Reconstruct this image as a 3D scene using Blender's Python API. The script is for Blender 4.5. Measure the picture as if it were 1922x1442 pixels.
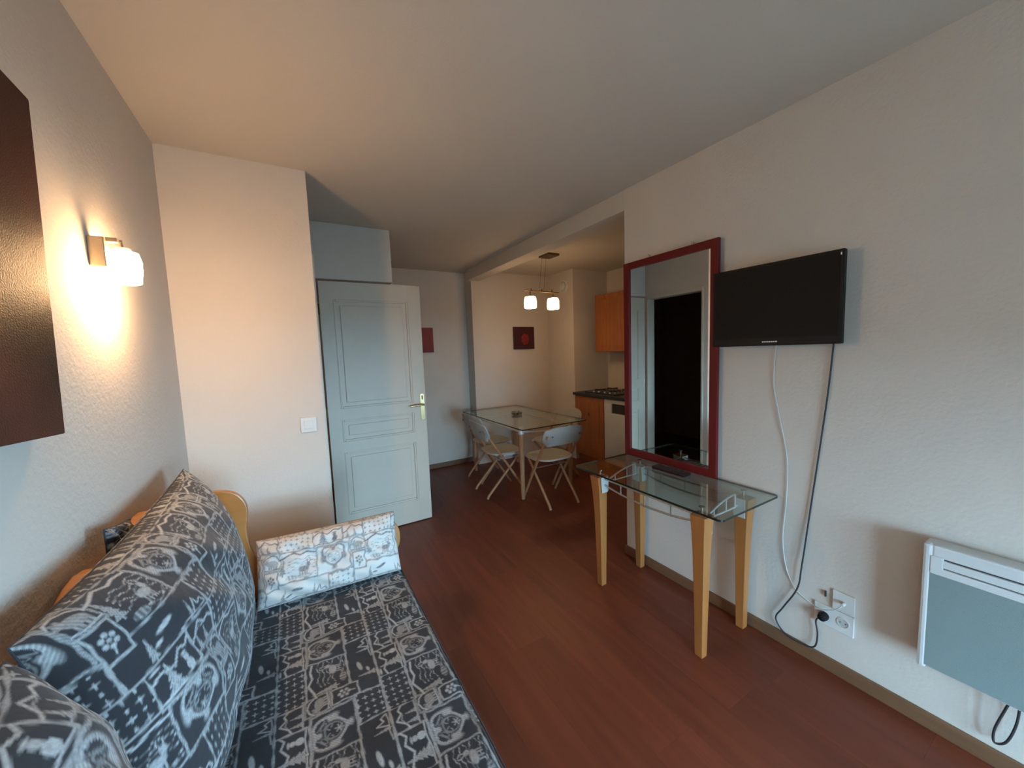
import bpy, bmesh, math, random
import numpy as np
from mathutils import Vector, Matrix

random.seed(7)
for o in list(bpy.data.objects):
    bpy.data.objects.remove(o)
sc = bpy.context.scene
C = sc.collection

# ---------------------------------------------------------------- camera
FPX, YAW, PITCH, ROLL = 703.69, .528, .088, -.036
cy, sy, cp, sp = math.cos(YAW), math.sin(YAW), math.cos(PITCH), math.sin(PITCH)
fwd = Vector((sy*cp, cy*cp, -sp)); rgt = Vector((cy, -sy, 0)); upv = rgt.cross(fwd)
r2 = rgt*math.cos(ROLL) + upv*math.sin(ROLL)
u2 = upv*math.cos(ROLL) - rgt*math.sin(ROLL)
cam_d = bpy.data.cameras.new('camera'); cam = bpy.data.objects.new('camera', cam_d); C.objects.link(cam)
M3 = Matrix((r2, u2, -fwd)).transposed()
cam.matrix_world = Matrix.Translation((0, 0, 1.472)) @ M3.to_4x4()
cam_d.sensor_fit = 'HORIZONTAL'; cam_d.sensor_width = 36.0
cam_d.lens = FPX/1922*36.0
cam_d.clip_start = .01
sc.camera = cam

# ---------------------------------------------------------------- world, daylight, exposure
wd = bpy.data.worlds.new('overcast_sky'); sc.world = wd; wd.use_nodes = True
bg = wd.node_tree.nodes['Background']
bg.inputs['Color'].default_value = (.43, .74, 1.0, 1)
bg.inputs['Strength'].default_value = 43
# window opening in the wall behind the camera (x range, z range, y of the wall)
WX0, WX1, WZ0, WZ1, WY = .3, 1.5, .08, 1.3, -1.7
R_WALL = 1.969
VY0, VY1, VZ0, VZ1 = -1.58, -.48, .55, 1.72      # added unseen window in the right wall, to brighten left and end walls
pl = bpy.data.lights.new('window_daylight', 'AREA'); pl.shape = 'RECTANGLE'
pl.size = WX1-WX0; pl.size_y = WZ1-WZ0; pl.cycles.is_portal = True
po = bpy.data.objects.new('window_daylight', pl); C.objects.link(po)
po.location = ((WX0+WX1)/2, WY-.10, (WZ0+WZ1)/2); po.rotation_euler = (math.radians(90), 0, 0)
pl2 = bpy.data.lights.new('added_window_daylight', 'AREA'); pl2.shape = 'RECTANGLE'  # light portal for the added side window
pl2.size = VZ1-VZ0; pl2.size_y = VY1-VY0; pl2.cycles.is_portal = True
po2 = bpy.data.objects.new('added_window_daylight', pl2); C.objects.link(po2)
po2.location = (R_WALL+.09, (VY0+VY1)/2, (VZ0+VZ1)/2); po2.rotation_euler = (0, math.radians(90), 0)
vs = sc.view_settings
vs.view_transform = 'Standard'; vs.look = 'None'; vs.gamma = 1; vs.use_curve_mapping = False
vs.exposure = 0.12
SCONCE_W, PENDANT_W = 8.0, 2.2
WARM = (1.0, .60, .29)

# ---------------------------------------------------------------- materials
MATS = {}
def nodes(name):
    m = bpy.data.materials.new(name); m.use_nodes = True
    nt = m.node_tree; return m, nt, nt.nodes['Principled BSDF']
def mat(name, col, rough=.5, metal=0, var=0.0, scale=8, bump=0.0, bscale=60, coat=0, stretch=None, spec=.5, detail=4):
    """plain surface: base colour with fine noise variation and a little relief"""
    m, nt, b = nodes(name)
    b.inputs['Roughness'].default_value = rough; b.inputs['Metallic'].default_value = metal
    b.inputs['Specular IOR Level'].default_value = spec
    if coat: b.inputs['Coat Weight'].default_value = coat; b.inputs['Coat Roughness'].default_value = .15
    tc = nt.nodes.new('ShaderNodeTexCoord'); mp = nt.nodes.new('ShaderNodeMapping')
    nt.links.new(tc.outputs['Object'], mp.inputs['Vector'])
    if stretch: mp.inputs['Scale'].default_value = stretch
    n = nt.nodes.new('ShaderNodeTexNoise'); n.inputs['Scale'].default_value = scale; n.inputs['Detail'].default_value = detail
    nt.links.new(mp.outputs['Vector'], n.inputs['Vector'])
    r = nt.nodes.new('ShaderNodeValToRGB')
    lo = [max(0, c*(1-var)) for c in col]; hi = [min(1, c*(1+var)) for c in col]
    r.color_ramp.elements[0].position = .3; r.color_ramp.elements[1].position = .7
    r.color_ramp.elements[0].color = (*lo, 1); r.color_ramp.elements[1].color = (*hi, 1)
    nt.links.new(n.outputs['Fac'], r.inputs['Fac']); nt.links.new(r.outputs['Color'], b.inputs['Base Color'])
    if bump:
        n2 = nt.nodes.new('ShaderNodeTexNoise'); n2.inputs['Scale'].default_value = bscale; n2.inputs['Detail'].default_value = 3
        nt.links.new(tc.outputs['Object'], n2.inputs['Vector'])
        bp = nt.nodes.new('ShaderNodeBump'); bp.inputs['Strength'].default_value = bump; bp.inputs['Distance'].default_value = .004
        nt.links.new(n2.outputs['Fac'], bp.inputs['Height']); nt.links.new(bp.outputs['Normal'], b.inputs['Normal'])
    MATS[name] = m; return m
def wood(name, c1, c2, rough, axis='Z', scale=9, ring=1.0, coat=0, rnd=0.0):
    """grain stretched along one axis, with an optional per-object tone shift"""
    m, nt, b = nodes(name)
    b.inputs['Roughness'].default_value = rough
    if coat: b.inputs['Coat Weight'].default_value = coat; b.inputs['Coat Roughness'].default_value = .25
    tc = nt.nodes.new('ShaderNodeTexCoord'); mp = nt.nodes.new('ShaderNodeMapping')
    nt.links.new(tc.outputs['Object'], mp.inputs['Vector'])
    s = {'X': (.08, 1, 1), 'Y': (1, .08, 1), 'Z': (1, 1, .08)}[axis]; mp.inputs['Scale'].default_value = s
    n = nt.nodes.new('ShaderNodeTexNoise'); n.inputs['Scale'].default_value = scale*4; n.inputs['Detail'].default_value = 6; n.inputs['Distortion'].default_value = ring
    oi = nt.nodes.new('ShaderNodeObjectInfo'); add = nt.nodes.new('ShaderNodeVectorMath'); add.operation = 'ADD'
    cmb = nt.nodes.new('ShaderNodeCombineXYZ'); mul = nt.nodes.new('ShaderNodeMath'); mul.operation = 'MULTIPLY'; mul.inputs[1].default_value = 37
    nt.links.new(oi.outputs['Random'], mul.inputs[0])
    for k in range(3): nt.links.new(mul.outputs[0], cmb.inputs[k])
    nt.links.new(mp.outputs['Vector'], add.inputs[0]); nt.links.new(cmb.outputs[0], add.inputs[1])
    nt.links.new(add.outputs[0], n.inputs['Vector'])
    r = nt.nodes.new('ShaderNodeValToRGB'); r.color_ramp.elements[0].position = .3; r.color_ramp.elements[1].position = .75
    r.color_ramp.elements[0].color = (*c1, 1); r.color_ramp.elements[1].color = (*c2, 1)
    nt.links.new(n.outputs['Fac'], r.inputs['Fac'])
    hsv = nt.nodes.new('ShaderNodeHueSaturation')
    mr = nt.nodes.new('ShaderNodeMapRange'); mr.inputs['To Min'].default_value = 1-rnd; mr.inputs['To Max'].default_value = 1+rnd
    nt.links.new(oi.outputs['Random'], mr.inputs['Value']); nt.links.new(mr.outputs['Result'], hsv.inputs['Value'])
    nt.links.new(r.outputs['Color'], hsv.inputs['Color']); nt.links.new(hsv.outputs['Color'], b.inputs['Base Color'])
    MATS[name] = m; return m
def glass_thin(name, tint, ior=1.5, boost=0.0):
    m = bpy.data.materials.new(name); m.use_nodes = True; nt = m.node_tree; nt.nodes.clear()
    out = nt.nodes.new('ShaderNodeOutputMaterial'); mix = nt.nodes.new('ShaderNodeMixShader')
    t = nt.nodes.new('ShaderNodeBsdfTransparent'); t.inputs['Color'].default_value = (*tint, 1)
    g = nt.nodes.new('ShaderNodeBsdfGlossy'); g.inputs['Roughness'].default_value = .02; g.inputs['Color'].default_value = (.95, 1, .97, 1)
    f = nt.nodes.new('ShaderNodeLayerWeight')
    pw_ = nt.nodes.new('ShaderNodeMath'); pw_.operation = 'POWER'; pw_.inputs[1].default_value = 4.0
    ad = nt.nodes.new('ShaderNodeMath'); ad.operation = 'MULTIPLY_ADD'; ad.inputs[1].default_value = .85; ad.inputs[2].default_value = .045+boost; ad.use_clamp = True
    nt.links.new(f.outputs['Facing'], pw_.inputs[0]); nt.links.new(pw_.outputs[0], ad.inputs[0]); nt.links.new(ad.outputs[0], mix.inputs[0])
    nt.links.new(t.outputs[0], mix.inputs[1]); nt.links.new(g.outputs[0], mix.inputs[2]); nt.links.new(mix.outputs[0], out.inputs[0])
    MATS[name] = m; return m
def opal(name, col, emit):
    """opal lamp glass: glows with its bulb"""
    m, nt, b = nodes(name)
    b.inputs['Base Color'].default_value = (.9, .88, .82, 1); b.inputs['Roughness'].default_value = .3
    b.inputs['Emission Color'].default_value = (*col, 1); b.inputs['Emission Strength'].default_value = emit
    MATS[name] = m; return m
def fabric(name, ground, ink, gvar=.12):
    """woven cloth; the print is carried by the mesh attribute 'print' (0 ground .. 1 ink)"""
    m, nt, b = nodes(name)
    b.inputs['Roughness'].default_value = .9; b.inputs['Specular IOR Level'].default_value = .15
    b.inputs['Sheen Weight'].default_value = .15
    at = nt.nodes.new('ShaderNodeAttribute'); at.attribute_name = 'print'
    tc = nt.nodes.new('ShaderNodeTexCoord'); n = nt.nodes.new('ShaderNodeTexNoise'); n.inputs['Scale'].default_value = 160; n.inputs['Detail'].default_value = 4
    nt.links.new(tc.outputs['Object'], n.inputs['Vector'])
    mr = nt.nodes.new('ShaderNodeMapRange'); mr.inputs['From Min'].default_value = .3; mr.inputs['From Max'].default_value = .7
    mr.inputs['To Min'].default_value = .72; mr.inputs['To Max'].default_value = 1.1
    nt.links.new(n.outputs['Fac'], mr.inputs['Value'])
    mu = nt.nodes.new('ShaderNodeMath'); mu.operation = 'MULTIPLY'; mu.use_clamp = True
    nt.links.new(at.outputs['Fac'], mu.inputs[0]); nt.links.new(mr.outputs['Result'], mu.inputs[1])
    mx = nt.nodes.new('ShaderNodeMix'); mx.data_type = 'RGBA'
    mx.inputs['A'].default_value = (*ground, 1); mx.inputs['B'].default_value = (*ink, 1)
    nt.links.new(mu.outputs[0], mx.inputs['Factor']); nt.links.new(mx.outputs['Result'], b.inputs['Base Color'])
    n2 = nt.nodes.new('ShaderNodeTexNoise'); n2.inputs['Scale'].default_value = 14; n2.inputs['Detail'].default_value = 3
    nt.links.new(tc.outputs['Object'], n2.inputs['Vector'])
    bp = nt.nodes.new('ShaderNodeBump'); bp.inputs['Strength'].default_value = .25; bp.inputs['Distance'].default_value = .02
    nt.links.new(n2.outputs['Fac'], bp.inputs['Height']); nt.links.new(bp.outputs['Normal'], b.inputs['Normal'])
    MATS[name] = m; return m

mat('plaster', (.60, .545, .485), .85, var=.02, scale=3, bump=.35, bscale=75, spec=.2)
mat('ceiling_paint', (.58, .53, .465), .9, var=.015, scale=2, bump=.12, bscale=90, spec=.2)
mat('soffit_paint', (.60, .57, .51), .6, var=.02)
mat('dark_room_shade', (.22, .15, .10), .9, var=.05)  # lack of light in this room put into its wall colour
wood('laminate', (.115, .022, .009), (.175, .038, .015), .46, 'Y', 5, .6, rnd=.10)
mat('subfloor', (.10, .026, .013), .6, var=.05)
wood('skirting', (.15, .075, .038), (.20, .10, .052), .5, 'Y', 6)
wood('pine', (.30, .090, .018), (.40, .135, .03), .4, 'Z', 4, 1.2, coat=.2)
wood('beech', (.33, .120, .030), (.41, .162, .045), .4, 'Z', 6, .5, coat=.15)
wood('honey_pine', (.36, .145, .032), (.46, .20, .05), .35, 'X', 3, 1.0, coat=.3)
wood('chair_wood', (.36, .18, .085), (.44, .23, .112), .45, 'Z', 6, .5)
mat('door_paint', (.60, .535, .44), .45, var=.02)
mat('white_plastic', (.64, .63, .60), .4, var=.01)
mat('white_enamel', (.60, .61, .60), .35, var=.01)
mat('heater_grille', (.22, .285, .28), .55, var=.04, scale=4, bump=.6, bscale=900)
mat('socket_grey', (.46, .46, .44), .5)
mat('slot_dark', (.03, .03, .03), .8)
mat('black_plastic', (.008, .008, .009), .5, var=.1, spec=.2)
mat('screen', (.009, .0085, .008), .6, var=.05, scale=2, spec=.15)
mat('logo_silver', (.75, .75, .75), .4)
mat('chrome', (.62, .62, .60), .25, metal=1, var=.03)
mat('satin_steel', (.50, .49, .47), .4, metal=1, var=.04)
mat('silver_paint', (.62, .64, .64), .4, metal=.3, var=.03)
mat('brass', (.55, .42, .22), .25, metal=1, var=.05)
mat('bronze', (.16, .10, .05), .4, metal=.8, var=.05)
mat('red_frame', (.125, .010, .010), .45, var=.08, spec=.25)
mat('mirror_silver', (.86, .88, .86), .008, metal=1, var=0)
mat('canvas_brown', (.055, .014, .008), .55, var=.8, scale=2.6, spec=.18, bump=.3, bscale=300, detail=2)
mat('canvas_red', (.19, .008, .012), .5, var=.25, scale=9)
mat('canvas_maroon', (.045, .006, .010), .5, var=.2, scale=9)
mat('petal_red', (.20, .012, .014), .5, var=.3, scale=40)
mat('worktop_dark', (.030, .022, .022), .35, var=.15, scale=80)
mat('hob_black', (.012, .011, .010), .3)
mat('chair_plastic', (.40, .385, .35), .45, var=.02)
mat('cable_white', (.60, .59, .56), .5)
mat('cable_grey', (.028, .030, .032), .5)
mat('glass_edge', (.010, .020, .016), .15, var=.1)
mat('remote_plastic', (.022, .006, .008), .35)
mat('sconce_metal', (.42, .34, .24), .35, metal=.7, var=.05)
mat('outside_ground', (.06, .06, .055), .9, var=.2)
mat('window_frame_paint', (.7, .7, .68), .5)
glass_thin('glass_grey', (.80, .825, .79), 1.5, .0)
glass_thin('glass_clear', (.9, .93, .9), 1.45)
opal('opal_sconce', WARM, 116.0)
opal('opal_pendant', (1, .64, .32), 12.0)
fabric('fabric_dark', (.031, .030, .034), (.42, .42, .42))
fabric('fabric_light', (.62, .585, .55), (.12, .115, .125))

# ---------------------------------------------------------------- mesh helpers
class MB:
    def __init__(s): s.v = []; s.f = []; s.m = []
    def _add(s, vs, fs, mi=0):
        k = len(s.v); s.v += [tuple(x) for x in vs]; s.f += [tuple(i+k for i in f) for f in fs]; s.m += [mi]*len(fs); return s
    def box(s, a, b, bev=0.0, mi=0, mtx=None):
        bm = bmesh.new(); bmesh.ops.create_cube(bm, size=1)
        a = Vector(a); b = Vector(b)
        for v in bm.verts: v.co = Vector((a[i]+(v.co[i]+.5)*(b[i]-a[i]) for i in range(3)))
        if bev: bmesh.ops.bevel(bm, geom=list(bm.edges), offset=bev, segments=2, profile=.6, affect='EDGES', clamp_overlap=True)
        return s.bm(bm, mi, mtx)
    def bm(s, bm, mi=0, mtx=None):
        if mtx is not None: bm.transform(mtx)
        bmesh.ops.recalc_face_normals(bm, faces=list(bm.faces))
        bm.verts.index_update()
        s._add([v.co[:] for v in bm.verts], [[v.index for v in f.verts] for f in bm.faces], mi); bm.free(); return s
    def tube(s, pts, r, n=8, mi=0, cap=True):
        pts = [Vector(p) for p in pts]; rs = r if isinstance(r, (list, tuple)) else [r]*len(pts)
        vs = []; fs = []; prev = None
        for i, p in enumerate(pts):
            t = (pts[min(i+1, len(pts)-1)]-pts[max(i-1, 0)]).normalized()
            if prev is None:
                prev = t.orthogonal().normalized()
            a = (prev - t*prev.dot(t)).normalized(); prev = a; b = t.cross(a)
            vs += [p + (a*math.cos(2*math.pi*k/n)+b*math.sin(2*math.pi*k/n))*rs[i] for k in range(n)]
        for i in range(len(pts)-1):
            for k in range(n):
                fs.append((i*n+k, i*n+(k+1) % n, (i+1)*n+(k+1) % n, (i+1)*n+k))
        if cap: fs.append(tuple(range(n))[::-1]); fs.append(tuple((len(pts)-1)*n+k for k in range(n)))
        return s._add(vs, fs, mi)
    def lathe(s, prof, n=24, mi=0, mtx=None):
        """prof: (radius, z) from bottom to top"""
        vs = []; fs = []
        for (r, z) in prof: vs += [Vector((r*math.cos(2*math.pi*k/n), r*math.sin(2*math.pi*k/n), z)) for k in range(n)]
        for i in range(len(prof)-1):
            for k in range(n): fs.append((i*n+k, i*n+(k+1) % n, (i+1)*n+(k+1) % n, (i+1)*n+k))
        fs.append(tuple(range(n))[::-1]); fs.append(tuple((len(prof)-1)*n+k for k in range(n)))
        if mtx is not None: vs = [mtx @ v for v in vs]
        return s._add(vs, fs, mi)
    def prism(s, poly, d0, d1, plane='XZ', bev=0.0, mi=0):
        """polygon in a plane, extruded along the third axis from d0 to d1"""
        bm = bmesh.new()
        def P(a, b, d): return {'XZ': (a, d, b), 'XY': (a, b, d), 'YZ': (d, a, b)}[plane]
        vs = [bm.verts.new(P(a, b, d0)) for a, b in poly]; f = bm.faces.new(vs)
        e = bmesh.ops.extrude_face_region(bm, geom=[f]); nv = [g for g in e['geom'] if isinstance(g, bmesh.types.BMVert)]
        off = Vector(P(0, 0, d1-d0)); bmesh.ops.translate(bm, verts=nv, vec=off)
        bmesh.ops.recalc_face_normals(bm, faces=list(bm.faces))
        if bev:
            ed = [g for g in bm.edges if g.calc_face_angle(0) > .6]
            bmesh.ops.bevel(bm, geom=ed, offset=bev, segments=2, profile=.6, affect='EDGES', clamp_overlap=True)
        return s.bm(bm, mi)
    def mesh(s, name, mats, smooth=False):
        me = bpy.data.meshes.new(name); me.from_pydata(s.v, [], s.f)
        for m in (mats if isinstance(mats, (list, tuple)) else [mats]): me.materials.append(MATS[m])
        if len(set(s.m)) > 1: me.polygons.foreach_set('material_index', s.m)
        if smooth:
            me.polygons.foreach_set('use_smooth', [True]*len(me.polygons))
            try: me.set_sharp_from_angle(angle=math.radians(40))
            except Exception: pass
        me.update(); return me
    def build(s, name, mats, parent=None, smooth=False, loc=None):
        o = bpy.data.objects.new(name, s.mesh(name, mats, smooth)); C.objects.link(o)
        if parent is not None: o.parent = parent
        if loc is not None: o.location = loc
        return o
def tag(o, label, cat=None, group=None, kind=None):
    if label: o['label'] = label
    if cat: o['category'] = cat
    if group: o['group'] = group
    if kind: o['kind'] = kind
    return o
def thing(name, label, cat, loc=(0, 0, 0), rz=0, group=None):
    o = bpy.data.objects.new(name, None); C.objects.link(o); o.empty_display_size = .05
    o.location = loc; o.rotation_euler = (0, 0, rz)
    return tag(o, label, cat, group)
def struct(name, mb, mats, label, cat, parent=None, smooth=False):
    o = mb.build(name, mats, parent, smooth); return tag(o, label, cat, kind='structure')
def copy_tree(o, parent=None):
    c = o.copy(); C.objects.link(c); c.parent = parent
    for ch in list(o.children): copy_tree(ch, c)
    return c
def spline(pts, n=8):
    pts = [Vector(p) for p in pts]; out = []
    for i in range(len(pts)-1):
        p0 = pts[max(i-1, 0)]; p1 = pts[i]; p2 = pts[i+1]; p3 = pts[min(i+2, len(pts)-1)]
        for k in range(n):
            t = k/n
            out.append(.5*((2*p1)+(p2-p0)*t+(2*p0-5*p1+4*p2-p3)*t*t+(3*p1-p0-3*p2+p3)*t*t*t))
    out.append(pts[-1]); return out

# ---------------------------------------------------------------- the room
L, R, E, EC, RE, H = -.486, 1.969, 2.424, .142, 1.823, 2.5
FAR, DIN, KX, BLK = 4.60, 4.40, 3.80, 3.84     # far wall, dining wall, kitchen wall, kitchen block face
BX = 3.20                                       # left face of the block beside the kitchen

fl = struct('floor', MB().box((-1.55, WY-.2, -.06), (KX+.1, FAR+.1, -.012)), 'subfloor', 'reddish brown laminate plank floor of the whole apartment', 'floor')
PW, PL = .192, 1.285
pm = MB().box((0, 0, -.012), (PW-.0002, PL-.0002, 0), .0003).mesh('plank', 'laminate')
ix = 0
x = L-.02
while x < KX:
    y = WY - random.random()*PL
    while y < FAR:
        cx, cyy = x+PW/2, y+PL/2
        inside = (cyy+PL/2 > WY and ((x+PW > L and x < R+.05) or (cyy+PL/2 > RE)) )
        if inside:
            y0, y1 = max(y, WY), min(y+PL, FAR+.02)
            x1 = min(x+PW, KX+.02)
            if y0 > y+.01 or y1 < y+PL-.01 or x1 < x+PW-.01:
                me = MB().box((0, 0, -.012), (x1-x-.0002, y1-y0-.0002, 0), .0003).mesh('plank', 'laminate')
            else: me = pm
            o = bpy.data.objects.new('plank', me); C.objects.link(o); o.parent = fl; o.location = (x, y0, 0)
        y += PL
    x += PW

struct('ceiling', MB().box((-1.55, WY-.2, H), (KX+.1, FAR+.1, H+.1)), 'ceiling_paint', 'smooth off-white ceiling over living and dining area', 'ceiling')
struct('wall_left', MB().box((L-.1, WY-.2, -.02), (L, E+.05, H)), 'plaster', 'rough plaster wall behind the sofa carrying the wall lamp', 'wall')
struct('wall_end', MB().box((L, E, -.02), (EC, E+.05, H)), 'plaster', 'plaster wall return with the light switch beyond the sofa', 'wall')
wr = MB().box((R, VY1, -.02), (R+.1, RE, H)).box((R, WY-.2, -.02), (R+.1, VY0, H)).box((R, VY0, -.02), (R+.1, VY1, VZ0)).box((R, VY0, VZ1), (R+.1, VY1, H))
struct('wall_right', wr, 'plaster', 'long rough plaster wall carrying mirror, television and heater', 'wall')
we = MB()
we.box((EC-.10, 3.23, -.02), (EC, FAR, H)).box((EC-.10, E+.05, 2.07), (EC, 3.23, H))
struct('wall_entry', we, 'plaster', 'plaster wall around the open doorway behind the white door', 'wall')
# jamb lining of the doorway
jm = MB().box((EC-.11, E+.05, -.001), (EC+.012, E+.07, 2.07), .003).box((EC-.11, 3.21, -.001), (EC+.012, 3.23, 2.07), .003).box((EC-.11, E+.07, 2.035), (EC+.012, 3.21, 2.07), .003)
struct('trim_1', jm, 'door_paint', 'white painted wooden lining of the doorway', 'door frame')
# unlit room behind the doorway
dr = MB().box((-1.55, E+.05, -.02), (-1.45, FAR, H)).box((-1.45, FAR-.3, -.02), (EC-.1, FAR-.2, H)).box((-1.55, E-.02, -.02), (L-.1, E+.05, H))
struct('wall_dark_room', dr, 'dark_room_shade', 'walls of the unlit room behind the doorway, darkness put into their colour', 'wall')
struct('wall_far', MB().box((EC-.1, FAR, -.02), (2.02, FAR+.1, H)), 'plaster', 'plaster wall behind the open door with the small red picture', 'wall')
struct('wall_dining', MB().box((2.02, DIN, -.02), (BX+.02, DIN+.3, H)), 'plaster', 'warm lit plaster wall behind the dining table', 'wall')
struct('wall_kitchen_block', MB().box((BX, BLK, -.02), (KX+.1, DIN+.3, H)), 'plaster', 'plaster block beside the kitchen carrying the round vent', 'wall')
struct('wall_kitchen', MB().box((KX, RE-.1, -.02), (KX+.1, BLK, H)), 'plaster', 'plaster wall behind the kitchen worktop', 'wall')
struct('wall_kitchen_near', MB().box((R+.1, RE-.1, -.02), (KX, RE, H)), 'plaster', 'plaster wall closing the kitchen behind the mirror wall', 'wall')
struct('trim_2', MB().box((R, RE, 2.37), (R+.16, DIN, H), .004), 'ceiling_paint', 'plastered ceiling beam between living room and dining corner', 'beam')
struct('trim_3', MB().box((EC, 3.25, 2.075), (.775, FAR, H), .004), 'soffit_paint', 'pale boxed soffit under the ceiling above the white door', 'soffit')
bw = MB()
bw.box((L, WY-.12, -.02), (WX0, WY, H)).box((WX1, WY-.12, -.02), (R, WY, H)).box((WX0, WY-.12, WZ1), (WX1, WY, H)).box((WX0, WY-.12, -.02), (WX1, WY, WZ0))
struct('wall_back', bw, 'plaster', 'plaster wall with the balcony window behind the camera', 'wall')
wf = MB()
for a, b in ((WX0, WX0+.06), ((WX0+WX1)/2-.05, (WX0+WX1)/2+.05), (WX1-.06, WX1)): wf.box((a, WY-.09, WZ0), (b, WY-.04, WZ1), .004)
wf.box((WX0, WY-.09, WZ0), (WX1, WY-.04, WZ0+.09), .004).box((WX0, WY-.09, WZ1-.06), (WX1, WY-.04, WZ1), .004)
struct('window_1', wf, 'window_frame_paint', 'white framed balcony window behind the camera', 'window')
st_ = struct('window_2', MB().box((WX0-.04, WY-.16, WZ1-.03), (WX1+.04, WY-.122, H)), 'window_frame_paint', 'white roller shutter lowered over the upper window', 'shutter')
wf2 = MB()  # frame of the added side window, put in for its daylight
for a, b in ((VY0, VY0+.05), ((VY0+VY1)/2-.04, (VY0+VY1)/2+.04), (VY1-.05, VY1)): wf2.box((R+.03, a, VZ0), (R+.07, b, VZ1), .004)
wf2.box((R+.03, VY0, VZ0), (R+.07, VY1, VZ0+.05), .004).box((R+.03, VY0, VZ1-.05), (R+.07, VY1, VZ1), .004)
struct('added_window', wf2, 'window_frame_paint', 'added unseen side window behind the camera, brightening the left wall', 'window')
struct('ground_outside', MB().box((-9, -14, -.35), (11, RE-.2, -.25)), 'outside_ground', 'grey ground outside the balcony window', 'ground')
# skirting boards
def skirt(name, a, b, label):
    return struct(name, MB().box(a, b, .003), 'skirting', label, 'baseboard')
skirt('baseboard_right', (R-.012, WY, 0), (R, RE+.012, .062), 'brown wooden skirting board along the television wall')
skirt('baseboard_far', (EC, FAR-.012, 0), (2.02, FAR, .06), 'brown wooden skirting board below the small red picture')
skirt('baseboard_left', (L, WY, 0), (L+.012, E, .06), 'brown wooden skirting board behind the sofa')
skirt('baseboard_end', (L+.012, E-.012, 0), (EC, E, .06), 'brown wooden skirting board below the light switch')

# ---------------------------------------------------------------- door
dx0, dx1, dy = .212, .985, 3.20
door = thing('door_1', 'open white panelled door with a brass lever handle', 'door', (dx0, dy, 0)); door['kind'] = 'structure'
W_ = dx1-dx0; top = 2.05
pan = [(.095, .665, 1.065, 1.915), (.09, .660, .80, .975), (.09, .660, .205, .715)]
lf = MB()
zs = [.008]+[v for p_ in reversed(pan) for v in (p_[2], p_[3])]+[top]
lf.box((0, 0, .008), (.095, .036, top), .002).box((.665, 0, .008), (W_, .036, top), .002)
for z0, z1 in ((.008, .205), (.715, .80), (.975, 1.065), (1.915, top)): lf.box((.094, 0, z0), (.666, .036, z1))
lf.build('leaf', 'door_paint', door)
for a, b, z0, z1 in pan:
    a, b = .095, .665
    p = MB().box((a, .012, z0), (b, .026, z1)).box((a+.045, .004, z0+.045), (b-.045, .014, z1-.045), .006).build('panel', 'door_paint', door)
    mo = MB(); t = .016
    mo.box((a, .0005, z0), (a+t, .013, z1), .004).box((b-t, .0005, z0), (b, .013, z1), .004).box((a+t, .0005, z0), (b-t, .013, z0+t), .004).box((a+t, .0005, z1-t), (b-t, .013, z1), .004)
    mo.build('moulding', 'door_paint', p)
hx = .742
hp = MB()
pts = []
for k in range(24):
    a = 2*math.pi*k/24; pts.append((hx+.019*math.cos(a), 1.015+(.10+.019*abs(math.sin(a)))*(1 if math.sin(a) >= 0 else -1)))
hp.prism(pts, -.007, 0, 'XZ', .002)
hd = hp.build('handle_plate', 'brass', door); tag(hd, 'brass handle plate')
MB().tube(spline([(hx, -.005, 1.038), (hx, -.045, 1.038), (hx-.02, -.052, 1.038), (hx-.07, -.05, 1.036), (hx-.115, -.046, 1.032)], 5), .008, 10).build('lever', 'brass', hd, True)
MB().box((hx-.006, -.0095, 1.08), (hx+.006, -.006, 1.115), .002).build('keyhole_cover', 'bronze', hd)
for z in (.25, 1.0, 1.8): MB().tube([(-.006, .01, z), (-.006, .01, z+.08)], .006, 8).build('hinge', 'brass', door)

# ---------------------------------------------------------------- printed cloth pattern
def heart_d(x, y, s):
    x = x/s; y = y/s
    f = (x*x+y*y-1)**3 - x*x*y**3
    gx = 6*x*(x*x+y*y-1)**2 - 2*x*y**3; gy = 6*y*(x*x+y*y-1)**2 - 3*x*x*y*y
    return f/np.sqrt(gx*gx+gy*gy+.05)*s
def ss(d, w=.0012): return np.clip(.5-d/(2*w), 0, 1)      # soft inside test
def seg(x, y, a, b):
    ax, ay = a; bx, by = b; dx, dy_ = bx-ax, by-ay
    t = np.clip(((x-ax)*dx+(y-ay)*dy_)/(dx*dx+dy_*dy_+1e-12), 0, 1)
    return np.hypot(x-ax-t*dx, y-ay-t*dy_)
def poly_line(x, y, pts, w):
    d = np.full(x.shape, 9.)
    for a, b in zip(pts[:-1], pts[1:]): d = np.minimum(d, seg(x, y, a, b))
    return ss(d-w)
def ell(x, y, cx, cy_, rx, ry): return ss((np.hypot((x-cx)/rx, (y-cy_)/ry)-1)*min(rx, ry))
def tree(x, y, cx, y0, w, h, n=5):
    t = (y-y0)/h; k = np.clip(t*n, 0, n-.001); lev = np.floor(k); fr = k-lev
    half = w*(1-lev/n)*(1-fr*.62)*(1-.12*lev/n)
    v = ss(np.abs(x-cx)-half)*(t > 0)*(t < 1)
    holes = .55+.45*np.sin(x*900+np.floor(y*420)*1.7)
    trunk = ss(np.abs(x-cx)-w*.14)*(t > -.12)*(t <= 0)
    return np.maximum(v*np.clip(.45+holes, 0, 1), trunk)
PX, PY, SH = .34, .283, .18
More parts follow.
